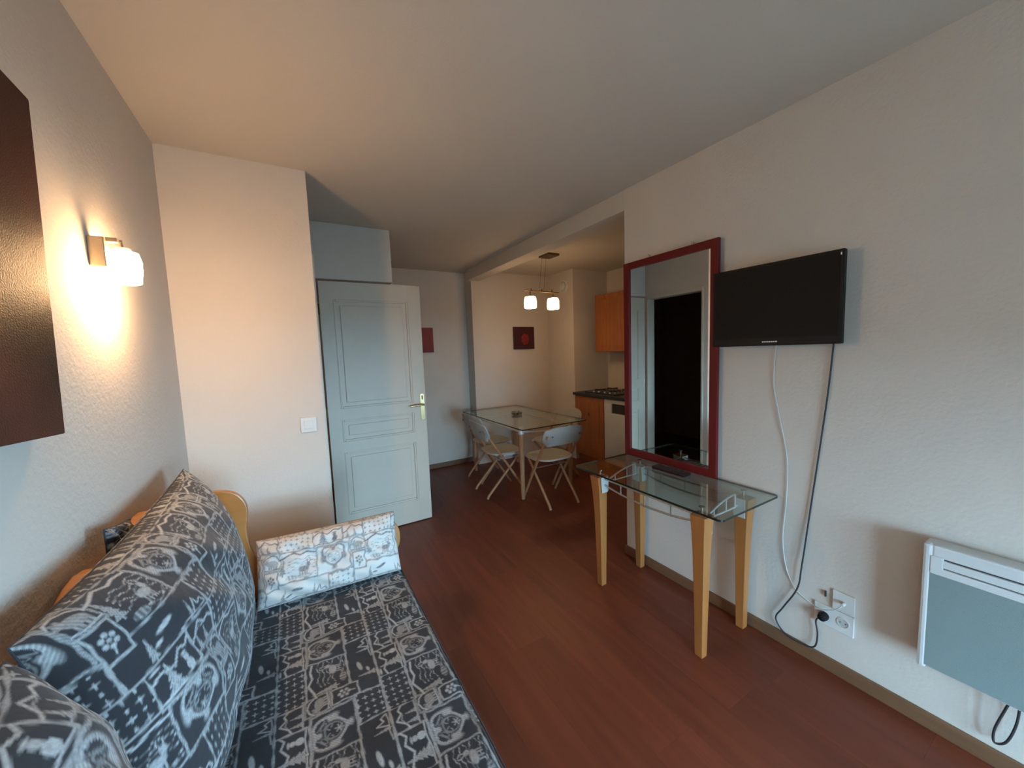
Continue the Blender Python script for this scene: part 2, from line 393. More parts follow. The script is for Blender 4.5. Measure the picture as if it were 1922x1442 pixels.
def pattern(u, v):
    """the chalet print: patches with hearts, stars, firs, bears and mountains; u right, v up, metres"""
    row = np.floor((v+.138)/PY); y = v-row*PY; x = (u+row*SH+.21) % PX - .21      # x in [-.21,.13], y in [-.138,.145]
    val = np.zeros(u.shape)
    wob = .0012*np.sin(u*130)+.0012*np.sin(v*150)
    def inside(a, b, c, d): return (x >= a) & (x < b) & (y >= c) & (y < d)
    def stars(a, b, c, d, g=.021):
        nonlocal val
        i = np.floor((x-a)/g); j = np.floor((y-c)/g)
        lx = (x-a)-(i+.5)*g; ly = (y-c)-(j+.5)*g; odd = (i+j) % 2
        cross = np.minimum(np.abs(lx), np.abs(ly)); ext = np.maximum(np.abs(lx), np.abs(ly))
        st = ss(np.maximum(cross-(.0022-.2*ext), ext-.0078), .0009)
        dot = ss(np.hypot(lx*1.0, ly*.8)-.0030, .0009)
        val = np.where(inside(a, b, c, d), np.maximum(val, np.where(odd > 0, st, dot)*.85), val)
    def put(mask, v_): 
        nonlocal val
        val = np.where(mask, np.maximum(val, v_), val)
    def frame(a, b, c, d, w, lev=.8):
        nonlocal val
        dd = np.maximum(np.maximum(a-x, x-b), np.maximum(c-y, y-d))+wob
        rope = .78+.22*np.sin((x+y)*700)
        val = np.maximum(val, ss(np.abs(dd)-w)*lev*rope)
    # row A
    stars(-.21, -.075, .066, .145)
    m = inside(-.075, .045, .062, .145)
    put(m, tree(x, y, -.035, .074, .022, .062)*.85)
    put(m, ell(x, y, .012, .086, .011, .011)); put(m, ell(x, y, .012, .103, .0075, .0075)*.9); put(m, ell(x, y, .012, .113, .009, .003))
    put(m, poly_line(x, y, [(-.075, .118), (-.05, .125), (-.018, .112), (.008, .130), (.028, .122), (.045, .135)], .0026))
    put(m, ell(x, y, -.055, .137, .012, .0035))
    put(m, poly_line(x, y, [(-.075, .072), (-.03, .070), (.01, .074), (.045, .07)], .002))
    m = inside(.045, .13, .07, .145)
    put(m, poly_line(x, y, [(.045, .105), (.062, .112), (.082, .134), (.10, .118), (.115, .124), (.13, .112)], .0024))
    put(m, poly_line(x, y, [(.062, .112), (.080, .121), (.095, .116)], .0015)*.7)
    put(m, tree(x, y, .064, .079, .010, .034, 4)*.8); put(m, tree(x, y, .094, .079, .009, .03, 4)*.8)
    put(m, poly_line(x, y, [(.045, .078), (.13, .076)], .0022)*.8)
    # row B
    m = inside(-.21, -.068, -.055, .066)
    put(m, poly_line(x, y, [(-.21, .040), (-.185, .046), (-.150, .060), (-.125, .048), (-.10, .053), (-.068, .047)], .003))
    put(m, tree(x, y, -.193, -.018, .015, .07, 5)*.8)
    for k, (yy, a, ph) in enumerate(((.030, .004, 0), (.016, .003, 1), (.002, .005, 2.2), (-.012, .004, .6), (-.034, .004, 3.1), (-.044, .003, 5))):
        w_ = np.abs(y-yy-a*np.sin(x*120+ph)-.25*a*np.sin(x*410+ph*3))
        put(m, ss(w_-.0013)*(.35+.55*(np.sin(x*(170+30*k)+ph*5) > -.2))*(x > -.175))
    put(m, ell(x, y, -.115, -.012, .020, .011)*.8); put(m, ell(x, y, -.096, .002, .007, .009)*.8)
    for dxk in (-.128, -.119, -.108, -.101): put(m, poly_line(x, y, [(dxk, -.014), (dxk-.002, -.036)], .0018)*.8)
    put(m, poly_line(x, y, [(-.094, .008), (-.090, .020), (-.096, .026)], .0012)); put(m, poly_line(x, y, [(-.098, .008), (-.104, .019), (-.101, .027)], .0012))
    put(m, ell(x, y, -.165, -.038, .020, .010)*.7*(.6+.4*np.sin(x*500)))
    m = inside(-.064, .068, -.055, .060)
    d = heart_d(x-.002, y-.004, .039)
    put(m, ss(np.abs(d)-.0036)*(.8+.2*np.sin((x-y)*800)))
    put(m, ss(np.abs(d+.0075)-.0010)*.55)
    for sgn in (-1, 1):
        th = np.arctan2(y-.012, (x-.002-sgn*.016)*sgn); rr = np.hypot(x-.002-sgn*.016, y-.012)
        sp_ = np.abs(rr-(.0035+.0022*(th+np.pi)/np.pi*1.6))
        put(m, ss(sp_-.0011)*(rr < .012)*.75)
    for k in range(6):
        a = k*np.pi/3+.3; put(m, poly_line(x, y, [(.002, -.010), (.002+.011*np.cos(a), -.010+.011*np.sin(a))], .0014)*.9)
    frame(-.064, .068, -.055, .060, .0034)
    m = inside(.078, .13, .004, .07) | ((x < -.20) & (y > .004) & (y < .07))
    xb = np.where(x < -.19, x+PX, x)
    m = (xb >= .074) & (xb < .136) & (y >= .006) & (y < .07)
    bear = np.maximum.reduce([ell(xb, y, .106, .034, .021, .013), ell(xb, y, .088, .041, .010, .009), ell(xb, y, .084, .05, .0035, .004), ell(xb, y, .093, .051, .0035, .004), ell(xb, y, .080, .038, .006, .004)])
    for lx_ in (.094, .102, .113, .122): bear = np.maximum(bear, poly_line(xb, y, [(lx_, .03), (lx_-.001, .014)], .0034))
    put(m, bear*.75*(.8+.2*np.sin(x*700+y*300)))
    put(m, poly_line(xb, y, [(.074, .048), (.085, .060), (.105, .066), (.124, .060), (.136, .044)], .0022))
    put(m, poly_line(xb, y, [(.074, .012), (.095, .009), (.136, .012)], .002))
    dd = np.maximum(np.maximum(.074-xb, xb-.136), np.maximum(.004-y, y-.07))+wob
    val = np.maximum(val, ss(np.abs(dd)-.0034)*.72*(.75+.25*np.sin((x+y)*700)))
    m = (xb >= .078) & (xb < .128) & (y >= -.075) & (y < .0)
    val = np.where(m, 0, val)
    for k in range(6):
        a = k*np.pi/3+.5; put(m, ell(xb, y, .103+.0115*np.cos(a), -.034+.0135*np.sin(a), .0052, .0052)*.9)
    put(m, ell(xb, y, .103, -.034, .0045, .0045)*.8); put(m, poly_line(xb, y, [(.103, -.05), (.1, -.064)], .0015))
    dd = np.maximum(np.maximum(.078-xb, xb-.128), np.maximum(-.075-y, y-.0))+wob
    val = np.maximum(val, ss(np.abs(dd)-.0026)*.8)
    # row C
    stars(-.02, .074, -.138, -.062)
    m = ((x >= -.21) & (x < -.03) | (x > .131)) & (y < -.06) & (y > -.136)
    for (cx_, cy2, rx, ry) in ((-.148, -.090, .022, .0065), (-.175, -.112, .011, .0045)):
        put(m, ell(x, y+.15*(x-cx_)*-1, cx_, cy2, rx, ry)*.95)
    put(m, tree(x, y, -.082, -.132, .008, .045, 4)*.8); put(m, tree(x, y, -.196, -.130, .012, .05, 4)*.8)
    put(m, poly_line(x, y, [(-.075, -.128), (-.062, -.098), (-.055, -.118), (-.042, -.112), (-.033, -.126)], .0020))
    put(m, poly_line(x, y, [(-.12, -.131), (-.09, -.127), (-.06, -.131), (-.033, -.128)], .0018)*.8)
    # patch borders
    g = np.full(u.shape, 9.)
    for (a, b) in (((-.21, .066), (-.075, .066)), ((-.075, .062), (.045, .062)), ((-.075, .066), (-.075, .145)), ((.045, .07), (.045, .145)),
                   ((-.21, -.055), (-.068, -.055)), ((-.21, .07), (-.21, .145)), ((.13, .07), (.13, .145)), ((-.024, -.138), (-.024, -.058)), ((.076, -.138), (.076, -.06)),
                   ((-.21, -.138), (.13, -.138)), ((-.21, .145), (.13, .145)), ((-.024, -.06), (.076, -.06))):
        g = np.minimum(g, seg(x, y, a, b))
    val = np.maximum(val, ss(g+wob-.0027)*.75)
    return np.clip(val, 0, 1)

def cloth_grid(name, verts, faces, pv, material, parent=None, smooth=True):
    me = bpy.data.meshes.new(name)
    nv, nf = len(verts), len(faces)
    me.vertices.add(nv); me.vertices.foreach_set('co', np.asarray(verts, np.float32).ravel())
    me.loops.add(nf*4); me.loops.foreach_set('vertex_index', np.asarray(faces, np.int32).ravel())
    me.polygons.add(nf); me.polygons.foreach_set('loop_start', np.arange(nf, dtype=np.int32)*4)
    try: me.polygons.foreach_set('loop_total', np.full(nf, 4, np.int32))
    except Exception: pass
    me.update(calc_edges=True); me.validate()
    a = me.attributes.new('print', 'FLOAT', 'POINT'); a.data.foreach_set('value', np.asarray(pv, np.float32).ravel())
    me.materials.append(MATS[material])
    if smooth: me.polygons.foreach_set('use_smooth', np.ones(nf, bool))
    o = bpy.data.objects.new(name, me); C.objects.link(o)
    if parent is not None: o.parent = parent
    return o
def grid_faces(nu, nv, off=0, flip=False):
    i, j = np.meshgrid(np.arange(nu-1), np.arange(nv-1), indexing='ij')
    a = (i*nv+j).ravel()+off; b = a+nv; c = b+1; d = a+1
    f = np.stack([a, b, c, d], 1); return f[:, ::-1] if flip else f
def cushion(name, a, b, tf, tb, material, uo=0, vo=0, res=.003, pw=3.0, pin=.05, seed=0):
    """stuffed cushion: local x along length, local z up, front towards -y; two grids sewn along the rim"""
    nu, nv = int(2*a/res)+1, int(2*b/res)+1
    th_u = np.linspace(-1, 1, nu); th_v = np.linspace(-1, 1, nv)
    sn_ = lambda q: .55*np.sin(math.pi/2*q)+.45*q*(1.35-.35*q*q)     # denser towards the rounded rim
    s, t = np.meshgrid(sn_(th_u), sn_(th_v), indexing='ij')
    prof = np.clip((1-np.abs(s)**pw)*(1-np.abs(t)**pw), 0, 1)**.5
    k1, k2 = 3.1+seed, 5.7+seed*1.3
    wr = .010*np.sin(s*k1*2+t*3+seed)*np.sin(t*k2+s*2)+.005*np.sin(s*13+t*9+seed)
    x = a*s*(1-pin*(1-t*t)); z = b*t*(1-pin*1.2*(1-s*s))
    yf = -tf*prof+wr*prof*.8; yb = tb*prof
    # the print follows the cloth: arc length along both directions of the front
    def arc(ax):
        d_ = np.sqrt(np.diff(x, axis=ax)**2+np.diff(yf, axis=ax)**2+np.diff(z, axis=ax)**2)
        c_ = np.concatenate([np.zeros_like(np.take(d_, [0], ax)), np.cumsum(d_, ax)], ax)
        return c_-np.take(c_, [x.shape[ax]//2], ax)
    ua, va = arc(0), arc(1)
    F = np.stack([x, yf, z], -1).reshape(-1, 3); B = np.stack([x, yb, z], -1).reshape(-1, 3)
    pv = pattern(ua+uo, va+vo)
    V = np.concatenate([F, B]); P_ = np.concatenate([pv.ravel(), pv.ravel()])
    faces = np.concatenate([grid_faces(nu, nv), grid_faces(nu, nv, nu*nv, True)])
    # piped seam bead is a child
    o = cloth_grid(name, V, faces, P_, material)
    bm_pts = [(a*q*(1-0), -.0005, 0) for q in ()]
    rim = []
    for q in np.linspace(-1, 1, 40): rim.append((a*q, -b*(1-pin*1.2*(1-q*q))))
    for q in np.linspace(-1, 1, 30)[1:]: rim.append((a*(1-pin*(1-q*q)), b*q))
    for q in np.linspace(1, -1, 40)[1:]: rim.append((a*q, b*(1-pin*1.2*(1-q*q))))
    for q in np.linspace(1, -1, 30)[1:-1]: rim.append((-a*(1-pin*(1-q*q)), b*q))
    rim.append(rim[0])
    MB().tube([(p_[0], 0, p_[1]) for p_ in rim], .0018, 6, cap=False).build('piping', 'piping_dark' if material == 'fabric_dark' else 'piping_grey', o, True)
    return o
mat('piping_dark', (.035, .036, .045), .9); mat('piping_grey', (.25, .24, .25), .9)

# ---------------------------------------------------------------- sofa
sofa = thing('sofa_bed', 'sofa bed with honey pine ends and dark patchwork printed mattress', 'sofa', (-.05, 1.0, 0))
def sp_(mb, name, m, **k):
    o = mb.build(name, m, sofa, **k); o.location = (.05, -1.0, 0); return o
SY0, SY1 = .02, 1.965
bs = MB(); bs.box((-.44, SY0+.03, .09), (.355, SY1-.03, .285), .006)
sp_(bs, 'base', 'honey_pine')
bpts = [(SY0+.02, .10), (SY1-.03, .10)]
topz = []
for k in range(41):
    q = k/40; y = SY1-.03+(SY0+.05-SY1)*q
    topz.append((y, .965+.028*math.sin((y-.72)*2*math.pi/.40)))
bb = MB().prism(bpts+topz, L+.014, L+.042, 'YZ', .004)
sp_(bb, 'back_board', 'honey_pine')
prof2 = [Vector((a, b, 0)) for a, b in [(-.468, .90), (-.40, .935), (-.32, .935), (-.25, .912), (-.213, .845), (-.222, .73), (-.20, .62), (-.12, .555), (.05, .535), (.20, .565), (.30, .622), (.37, .628), (.415, .575), (.418, .50), (.395, .44), (.385, .30), (.39, .0)]]
prof = [(v.x, v.y) for v in spline(prof2, 6)]
for yy in (SY1-.03, SY0):
    ep = MB().prism(prof+[(.30, 0), (.28, .08), (-.38, .08), (-.40, 0), (-.468, 0)], yy, yy+.028, 'XZ', .005)
    sp_(ep, 'end_panel', 'honey_pine')
# mattress: dense printed top wrapped over its front edge
x0m, x1m, y0m, y1m, zt, zb = -.435, .385, SY0+.035, SY1-.036, .452, .287
us = np.concatenate([np.linspace(0, .60, 4), np.linspace(.62, 1.0, 2)])
res = .0027
ny = int((y1m-y0m)/res)
# cross-section running: back bottom -> top -> front edge -> front bottom
sec = [(x0m, zb), (x0m, zt-.02)]
for k in range(1, 5): a = math.pi/2*k/4; sec.append((x0m+.02-.02*math.cos(a), zt-.02+.02*math.sin(a)))
nx = int((x1m-x0m-.05)/res)
for k in range(1, nx+1): sec.append((x0m+.02+(x1m-x0m-.05)*k/nx, zt))
for k in range(1, 13): a = math.pi/2*k/12; sec.append((x1m-.03+.03*math.sin(a), zt-.03+.03*math.cos(a)))
for k in range(1, 20): sec.append((x1m, zt-.03-(zt-.03-zb)*k/19))
sec = np.array(sec); arc = np.concatenate([[0], np.cumsum(np.hypot(*np.diff(sec, axis=0).T))])
yy = np.linspace(y0m, y1m, ny)
Sx, Yy = np.meshgrid(sec[:, 0], yy, indexing='ij'); Sz = np.repeat(sec[:, 1][:, None], ny, 1); A_ = np.repeat(arc[:, None], ny, 1)
topm = np.clip((Sz-(zt-.02))/.02, 0, 1)
ed = np.clip((Yy-y0m)/.04, 0, 1)*np.clip((y1m-Yy)/.04, 0, 1)
Sz = Sz + topm*(.005*np.sin(Yy*22+Sx*9)*np.sin(Sx*17-Yy*5) - .004*np.clip(np.cos(Yy*2*math.pi/.33), .9, 1)) - topm*.02*(1-np.sqrt(np.clip(ed, 0, 1)))
Sx = Sx + (1-topm)*(Sx > 0)*.004*np.sin(Yy*30)
# pattern: u = +y, v up = -x ; heart centre near x=.028,y=1.426
xflat = x0m + A_ - (zt-zb) + .0086
pvm = pattern(Yy-1.426, -(xflat-.028))
V = np.stack([Sx, Yy, Sz], -1).reshape(-1, 3); fcs = grid_faces(len(sec), ny, flip=True)
mt = cloth_grid('mattress', V, fcs, pvm, 'fabric_dark', sofa); mt.location = (.05, -1.0, 0)
MB().tube([(x1m-.006, y0m+.004, zt-.006), (x1m-.006, y1m-.004, zt-.006)], .0028, 6).build('piping', 'piping_dark', mt, True)
MB().box((x0m+.002, y0m+.002, zb), (x1m-.004, y1m-.002, zt-.03), .01).build('core', 'piping_dark', mt)

# cushions on the sofa
def place(o, loc, rot, label, cat, group=None):
    o.location = loc; o.rotation_mode = 'XYZ'; o.rotation_euler = rot; return tag(o, label, cat, group)
# front (-y local) turned to +x: rotate +90 about z; leaning back = tilt about its own length
def lean(o, loc, tilt, yaw, roll, label):
    o.matrix_world = Matrix.Translation(loc) @ Matrix.Rotation(math.radians(90+yaw), 4, 'Z') @ Matrix.Rotation(math.radians(-tilt), 4, 'X') @ Matrix.Rotation(math.radians(roll), 4, 'Y')
    tag(o, label, 'cushion', 'dark printed back cushions on the sofa'); return o
c1 = cushion('back_cushion', .53, .305, .15, .07, 'fabric_dark', uo=.05, vo=.03, res=.0031, seed=1, pw=2.8)
lean(c1, (-.335, 1.372, .757), 12, 0, 0, 'long dark printed back cushion, the largest one leaning in the far half of the sofa')
c2 = cushion('back_cushion', .31, .305, .15, .085, 'fabric_dark', uo=.20, vo=-.17, res=.0031, seed=2, pw=3)
lean(c2, (-.325, .50, .755), 12, 0, 0, 'dark printed back cushion nearest the camera, cut off by the photo edge')
c3 = cushion('back_cushion', .08, .062, .020, .008, 'fabric_dark', uo=-.14, vo=.105, res=.004, seed=3, pin=.04)
lean(c3, (-.434, 1.372, .985), 3, 0, 12, 'small dark printed cushion behind the long back cushion, only its corner showing')
wp = cushion('throw_pillow', .285, .135, .085, .05, 'fabric_light', uo=-.002, vo=.004, res=.0025, seed=4, pin=.015, pw=4)
wp.matrix_world = Matrix.Translation((.092, 1.822, .578)) @ Matrix.Rotation(math.radians(-3), 4, 'Z') @ Matrix.Rotation(math.radians(-24), 4, 'X')
tag(wp, 'white pillow with grey patchwork print against the far sofa end', 'pillow')

# ---------------------------------------------------------------- left wall: painting, sconce, switch
pt = thing('canvas_painting', 'large dark red brown canvas painting left of the wall lamp', 'painting', (L+.004, .92, 1.708))
pa = MB().box((.002, -.325, -.365), (.034, .325, .365), .004).build('canvas', 'canvas_brown', pt)
MB().box((.0, -.315, -.355), (.006, .315, .355)).build('stretcher', 'beech', pt)
pt.rotation_euler = (math.radians(-3.5), 0, 0)

sx, sy_, sz = -.425, 1.625, 1.775
sn = thing('wall_sconce', 'lit wall lamp with opal glass shade on a small metal bracket', 'lamp', (L, 1.6, 1.80))
def sp2(mb, name, m, par=None, **k):
    o = mb.build(name, m, sn if par is None else par, **k)
    if par is None: o.location = -Vector((L, 1.6, 1.80))
    return o
sp2(MB().box((L, 1.578, 1.762), (L+.038, 1.616, 1.850), .004), 'bracket', 'sconce_metal')
sp2(MB().box((L+.036, 1.590, 1.838), (L+.062, 1.612, 1.852), .003).tube([(L+.05, 1.60, 1.845), (sx, sy_, 1.850), (sx, sy_, 1.826)], .0045, 8), 'arm', 'sconce_metal')
sp2(MB().lathe([(.010, 1.822), (.022, 1.824), (.022, 1.829), (.010, 1.832)], 16, mtx=Matrix.Translation((sx, sy_, 0))), 'cap', 'sconce_metal', smooth=True)
sh = MB()
n = 28; prof_s = [(.033, 1.722), (.037, 1.724), (.042, 1.760), (.043, 1.79), (.037, 1.816), (.014, 1.823)]
vs_ = []
for rr, zz in prof_s: vs_ += [(sx+rr*math.cos(2*math.pi*k/n), sy_+rr*math.sin(2*math.pi*k/n), zz) for k in range(n)]
fs_ = [(i*n+k, i*n+(k+1) % n, (i+1)*n+(k+1) % n, (i+1)*n+k) for i in range(len(prof_s)-1) for k in range(n)]
sh._add(vs_, fs_)
sp2(sh, 'shade', 'opal_sconce', smooth=True)
def bulb(name, loc, watts, r=.02, par=None):
    ld = bpy.data.lights.new(name, 'POINT'); ld.energy = watts; ld.color = WARM; ld.shadow_soft_size = r
    o = bpy.data.objects.new(name, ld); C.objects.link(o); o.location = loc
    if par is not None: o.parent = par; o.matrix_parent_inverse = Matrix.Identity(4); o.location = Vector(loc)-par.location
    return o
bulb('sconce_bulb', (sx, sy_, 1.700), SCONCE_W, .022, sn)

sw = thing('light_switch', 'square white rocker light switch on the wall beside the door', 'light switch', (.057, E, 1.094))
MB().box((-.041, -.010, -.043), (.041, 0, .043), .004).build('plate', 'white_plastic', sw)
MB().box((-.023, -.0135, -.023), (.023, -.009, .023), .003).build('rocker', 'white_plastic', sw)

# ---------------------------------------------------------------- small pictures
p1 = thing('wall_picture', 'small plain red canvas picture half hidden by the open door', 'picture', (1.395, FAR, 1.643))
MB().box((-.155, -.03, -.152), (.155, 0, .152), .004).build('canvas', 'canvas_red', p1)
p2 = thing('wall_picture', 'small dark maroon picture with a red flower above the dining table', 'picture', (2.771, DIN, 1.642))
MB().box((-.164, -.03, -.152), (.164, 0, .152), .004).build('canvas', 'canvas_maroon', p2)
fm = MB()
for k in range(7):
    a = 2*math.pi*k/7
    fm.lathe([(.001, -.002), (.034, -.001), (.030, .001), (.001, .002)], 14, mtx=Matrix.Translation((.012+.032*math.cos(a), -.0315, -.015+.045*math.sin(a))) @ Matrix.Rotation(math.radians(90), 4, 'X'))
fm.lathe([(.001, -.003), (.034, -.002), (.030, .002), (.001, .003)], 16, mtx=Matrix.Translation((.012, -.0315, -.015)) @ Matrix.Rotation(math.radians(90), 4, 'X') @ Matrix.Scale(1.3, 4, (0, 1, 0)))
fm.build('flower', 'petal_red', p2)

# ---------------------------------------------------------------- pendant lamp
PXc, PYc = 2.50, 3.39
pd = thing('pendant_lamp', 'lit pendant lamp with two opal shades on a bar above the dining table', 'lamp', (PXc, PYc, H))
def sp3(mb, name, m, par=None, **k):
    o = mb.build(name, m, pd if par is None else par, **k)
    if par is None: o.location = (-PXc, -PYc, -H)
    return o
sp3(MB().box((2.425, 3.30, H-.022), (2.575, 3.48, H), .004), 'ceiling_plate', 'bronze')
bxc, byc, bzc = 2.385, 3.38, 2.098
bar_d = Vector((1, .0, -.015)).normalized()
b0 = Vector((bxc, byc, bzc))-bar_d*.225; b1 = Vector((bxc, byc, bzc))+bar_d*.225
sp3(MB().tube([b0, b1], .0065, 10), 'bar', 'bronze', smooth=True)
for dx_ in (-.028, .028): sp3(MB().tube([(bxc+dx_, byc, bzc+.012), (2.44+dx_, 3.40, H-.02)], .0016, 6), 'suspension_wire', 'bronze')
for k in (-.135, 0, .135):
    q = Vector((bxc, byc, bzc))+bar_d*k; sp3(MB().lathe([(.007, 0), (.007, .012), (.003, .028), (.001, .03)], 10, mtx=Matrix.Translation(q)), 'finial', 'bronze')
for k in (-.152, .148):
    q = Vector((bxc, byc, bzc))+bar_d*k
    st = MB().tube([q, q-Vector((0, 0, .052))], .006, 8).lathe([(.006, -.062), (.02, -.058), (.02, -.05), (.006, -.046)], 14, mtx=Matrix.Translation(q))
    sp3(st, 'socket', 'bronze')
    m_ = MB(); pr = [(.060, -.182), (.065, -.176), (.067, -.145), (.064, -.09), (.055, -.064), (.018, -.058)]
    vs_ = []; n = 28
    for rr, zz in pr: vs_ += [(q.x+rr*math.cos(2*math.pi*j/n), q.y+rr*math.sin(2*math.pi*j/n), q.z+zz) for j in range(n)]
    m_._add(vs_, [(i*n+j, i*n+(j+1) % n, (i+1)*n+(j+1) % n, (i+1)*n+j) for i in range(len(pr)-1) for j in range(n)])
    sp3(m_, 'shade', 'opal_pendant', smooth=True)
    bulb('pendant_bulb', (q.x, q.y, q.z-.205), PENDANT_W, .03, pd)

# round vent on the block wall
vt = thing('wall_vent', 'round pale ventilation cap high on the wall right of the pendant lamp', 'vent', (BX, 4.02, 2.30))
rot_x = Matrix.Rotation(math.radians(-90), 4, 'Y')
MB().lathe([(.085, 0), (.085, .012), (.078, .018), (.066, .018), (.064, .008), (.001, .008)], 28, mtx=rot_x).build('rim', 'white_plastic', vt, True)
MB().lathe([(.05, .012), (.055, .016), (.05, .034), (.03, .042), (.001, .044)], 24, mtx=rot_x).build('cap', 'white_plastic', vt, True)

# ---------------------------------------------------------------- dining table
tb = thing('dining_table', 'glass topped dining table on round wooden legs under the pendant lamp', 'table', (2.19, 3.62, 0))
def sp4(mb, name, m, **k):
    o = mb.build(name, m, tb, **k); o.location = (-2.19, -3.62, 0); return o
TX0, TX1, TY0, TY1, TZ = 1.795, 2.585, 2.92, 4.34, .738
def glass_top(mb, a, b, c, d, z0, z1, bev=.004):
    """faces 0 top/bottom glass, 1 dark cut edge"""
    bm = bmesh.new(); bmesh.ops.create_cube(bm, size=1)
    for v in bm.verts: v.co = Vector((a+(v.co.x+.5)*(b-a), c+(v.co.y+.5)*(d-c), z0+(v.co.z+.5)*(z1-z0)))
    vert = [e for e in bm.edges if abs(e.verts[0].co.z-e.verts[1].co.z) > .001]
    bmesh.ops.bevel(bm, geom=vert, offset=.02, segments=4, profile=.5, affect='EDGES')
    bmesh.ops.recalc_face_normals(bm, faces=list(bm.faces)); bm.verts.index_update()
    k = len(mb.v)
    for v in bm.verts: mb.v.append(v.co[:])
    for f in bm.faces: mb.f.append(tuple(v.index+k for v in f.verts)); mb.m.append(0 if abs(f.normal.z) > .5 else 1)
    bm.free(); return mb
sp4(glass_top(MB(), TX0, TX1, TY0, TY1, TZ-.009, TZ), 'table_top', ['glass_clear', 'glass_edge'])
for lx in (1.885, 2.49):
    for ly in (3.09, 4.19):
        sp4(MB().tube([(lx, ly, 0), (lx, ly, .08), (lx, ly, .655)], [.019, .022, .029], 14), 'leg', 'chair_wood', smooth=True)
        sp4(MB().lathe([(.031, .655), (.031, .69), (.012, .695), (.012, .715), (.026, .72), (.026, TZ-.0092)], 16, mtx=Matrix.Translation((lx, ly, 0))), 'leg_cap', 'silver_paint', smooth=True)
for lx in (1.885, 2.49): sp4(MB().tube([(lx, 3.12, .675), (lx, 4.16, .675)], .010, 10), 'rail', 'silver_paint')
for ly in (3.09, 4.19): sp4(MB().tube(spline([(1.915, ly, .675), (2.05, ly, .655), (2.19, ly, .648), (2.33, ly, .655), (2.46, ly, .675)], 5), .010, 10), 'rail', 'silver_paint')
ds = thing('glass_dish', 'small glass ashtray lying on the glass dining table', 'dish', (2.205, 3.70, TZ))
MB().lathe([(.045, 0), (.06, .004), (.068, .028), (.062, .030), (.052, .008), (.001, .007)], 20).build('bowl', 'glass_edge2' if 'glass_edge2' in MATS else 'chrome', ds, True)

# ---------------------------------------------------------------- folding chairs
def make_chair():
    t = thing('folding_chair', '', 'chair')
    w = .19
    for s in (-1, 1):
        MB().tube([(s*w, .215, .0), (s*w, .2, .03), (s*w*1.0, -.238, .70)], [.013, .0135, .012], 10).build('back_leg', 'chair_wood', t, True)
        MB().tube([(s*(w-.03), -.215, .0), (s*(w-.03), -.20, .03), (s*(w-.03), .165, .415)], [.013, .0135, .0125], 10).build('front_leg', 'chair_wood', t, True)
    MB().tube([(-w, -.013, .351), (w, -.013, .351)], .006, 8).build('pivot_rod', 'satin_steel', t, True)
    # seat: rounded plate with a shallow dish
    bm = bmesh.new(); pts = []
    for k in range(40):
        a = 2*math.pi*k/40; c_, s_ = math.cos(a), math.sin(a)
        pts.append((.20*abs(c_)**.6*(1 if c_ > 0 else -1)*(1.0 if s_ < 0 else 1.03), .02+.19*abs(s_)**.62*(1 if s_ > 0 else -1)))
    rings = []
    for k, (sc_, z) in enumerate(((1.0, .437), (1.0, .446), (.97, .452), (.75, .448), (.4, .443), (.05, .442))):
        rings.append([bm.verts.new((x_*sc_, .02+(y_-.02)*sc_, z)) for x_, y_ in pts])
    for r0, r1 in zip(rings[:-1], rings[1:]):
        for k in range(40): bm.faces.new((r0[k], r0[(k+1) % 40], r1[(k+1) % 40], r1[k]))
    bm.faces.new(rings[-1]); bm.faces.new(rings[0][::-1])
    MB().bm(bm).build('seat', 'chair_plastic', t, True)
    for a_ in (-w+.005, w-.028): MB().box((a_, -.03, .418), (a_+.023, .185, .437), .003).build('seat_support', 'white_plastic', t)
    # curved backrest
    bm = bmesh.new(); nu, nv = 15, 7; fr = []; bk = []
    for i in range(nu):
        s = -1+2*i/(nu-1); rf = []; rb = []
        for j in range(nv):
            q = j/(nv-1); half = .225*(1-.10*abs(2*q-1)**3)
            z = .605+.165*q - (.025*(1-q)*abs(s)**3) + (-.03*q*abs(s)**4) + .012*(1-s*s)*(q-.3)
            y = -.232-.05*(q)+.055*s*s
            if abs(s) == 1: z = .605+.165*(.12+.76*q)
            rf.append(bm.verts.new((s*half, y, z))); rb.append(bm.verts.new((s*half, y-.014, z)))
        fr.append(rf); bk.append(rb)
    for i in range(nu-1):
        for j in range(nv-1):
            bm.faces.new((fr[i][j], fr[i+1][j], fr[i+1][j+1], fr[i][j+1])); bm.faces.new((bk[i][j], bk[i][j+1], bk[i+1][j+1], bk[i+1][j]))
        bm.faces.new((fr[i][0], bk[i][0], bk[i+1][0], fr[i+1][0])); bm.faces.new((fr[i][-1], fr[i+1][-1], bk[i+1][-1], bk[i][-1]))
    for j in range(nv-1):
        bm.faces.new((fr[0][j], fr[0][j+1], bk[0][j+1], bk[0][j])); bm.faces.new((fr[-1][j], bk[-1][j], bk[-1][j+1], fr[-1][j+1]))
    MB().bm(bm).build('backrest', 'chair_plastic', t, True)
    for s in (-1, 1): MB().lathe([(.006, 0), (.006, .006), (.001, .007)], 8, mtx=Matrix.Translation((s*.15, -.262, .69)) @ Matrix.Rotation(math.radians(90), 4, 'X')).build('screw', 'bronze', t)
    return t
ch0 = make_chair()
chairs = [((1.815, 3.435), -90-4, 'folding chair left of the dining table, nearer of the two there'),
          ((1.935, 3.885), -90+3, 'folding chair left of the dining table, farther of the two there'),
          ((2.115, 2.925), 0-2, 'folding chair at the near table end, pale backrest towards the camera'),
          ((2.545, 3.44), 90+6, 'folding chair on the kitchen side of the dining table')]
for i, ((x, y), a, lab) in enumerate(chairs):
    c = ch0 if i == 0 else copy_tree(ch0)
    c.location = (x, y, 0); c.rotation_euler = (0, 0, math.radians(a)); tag(c, lab, 'chair', 'wooden folding chairs around the dining table')

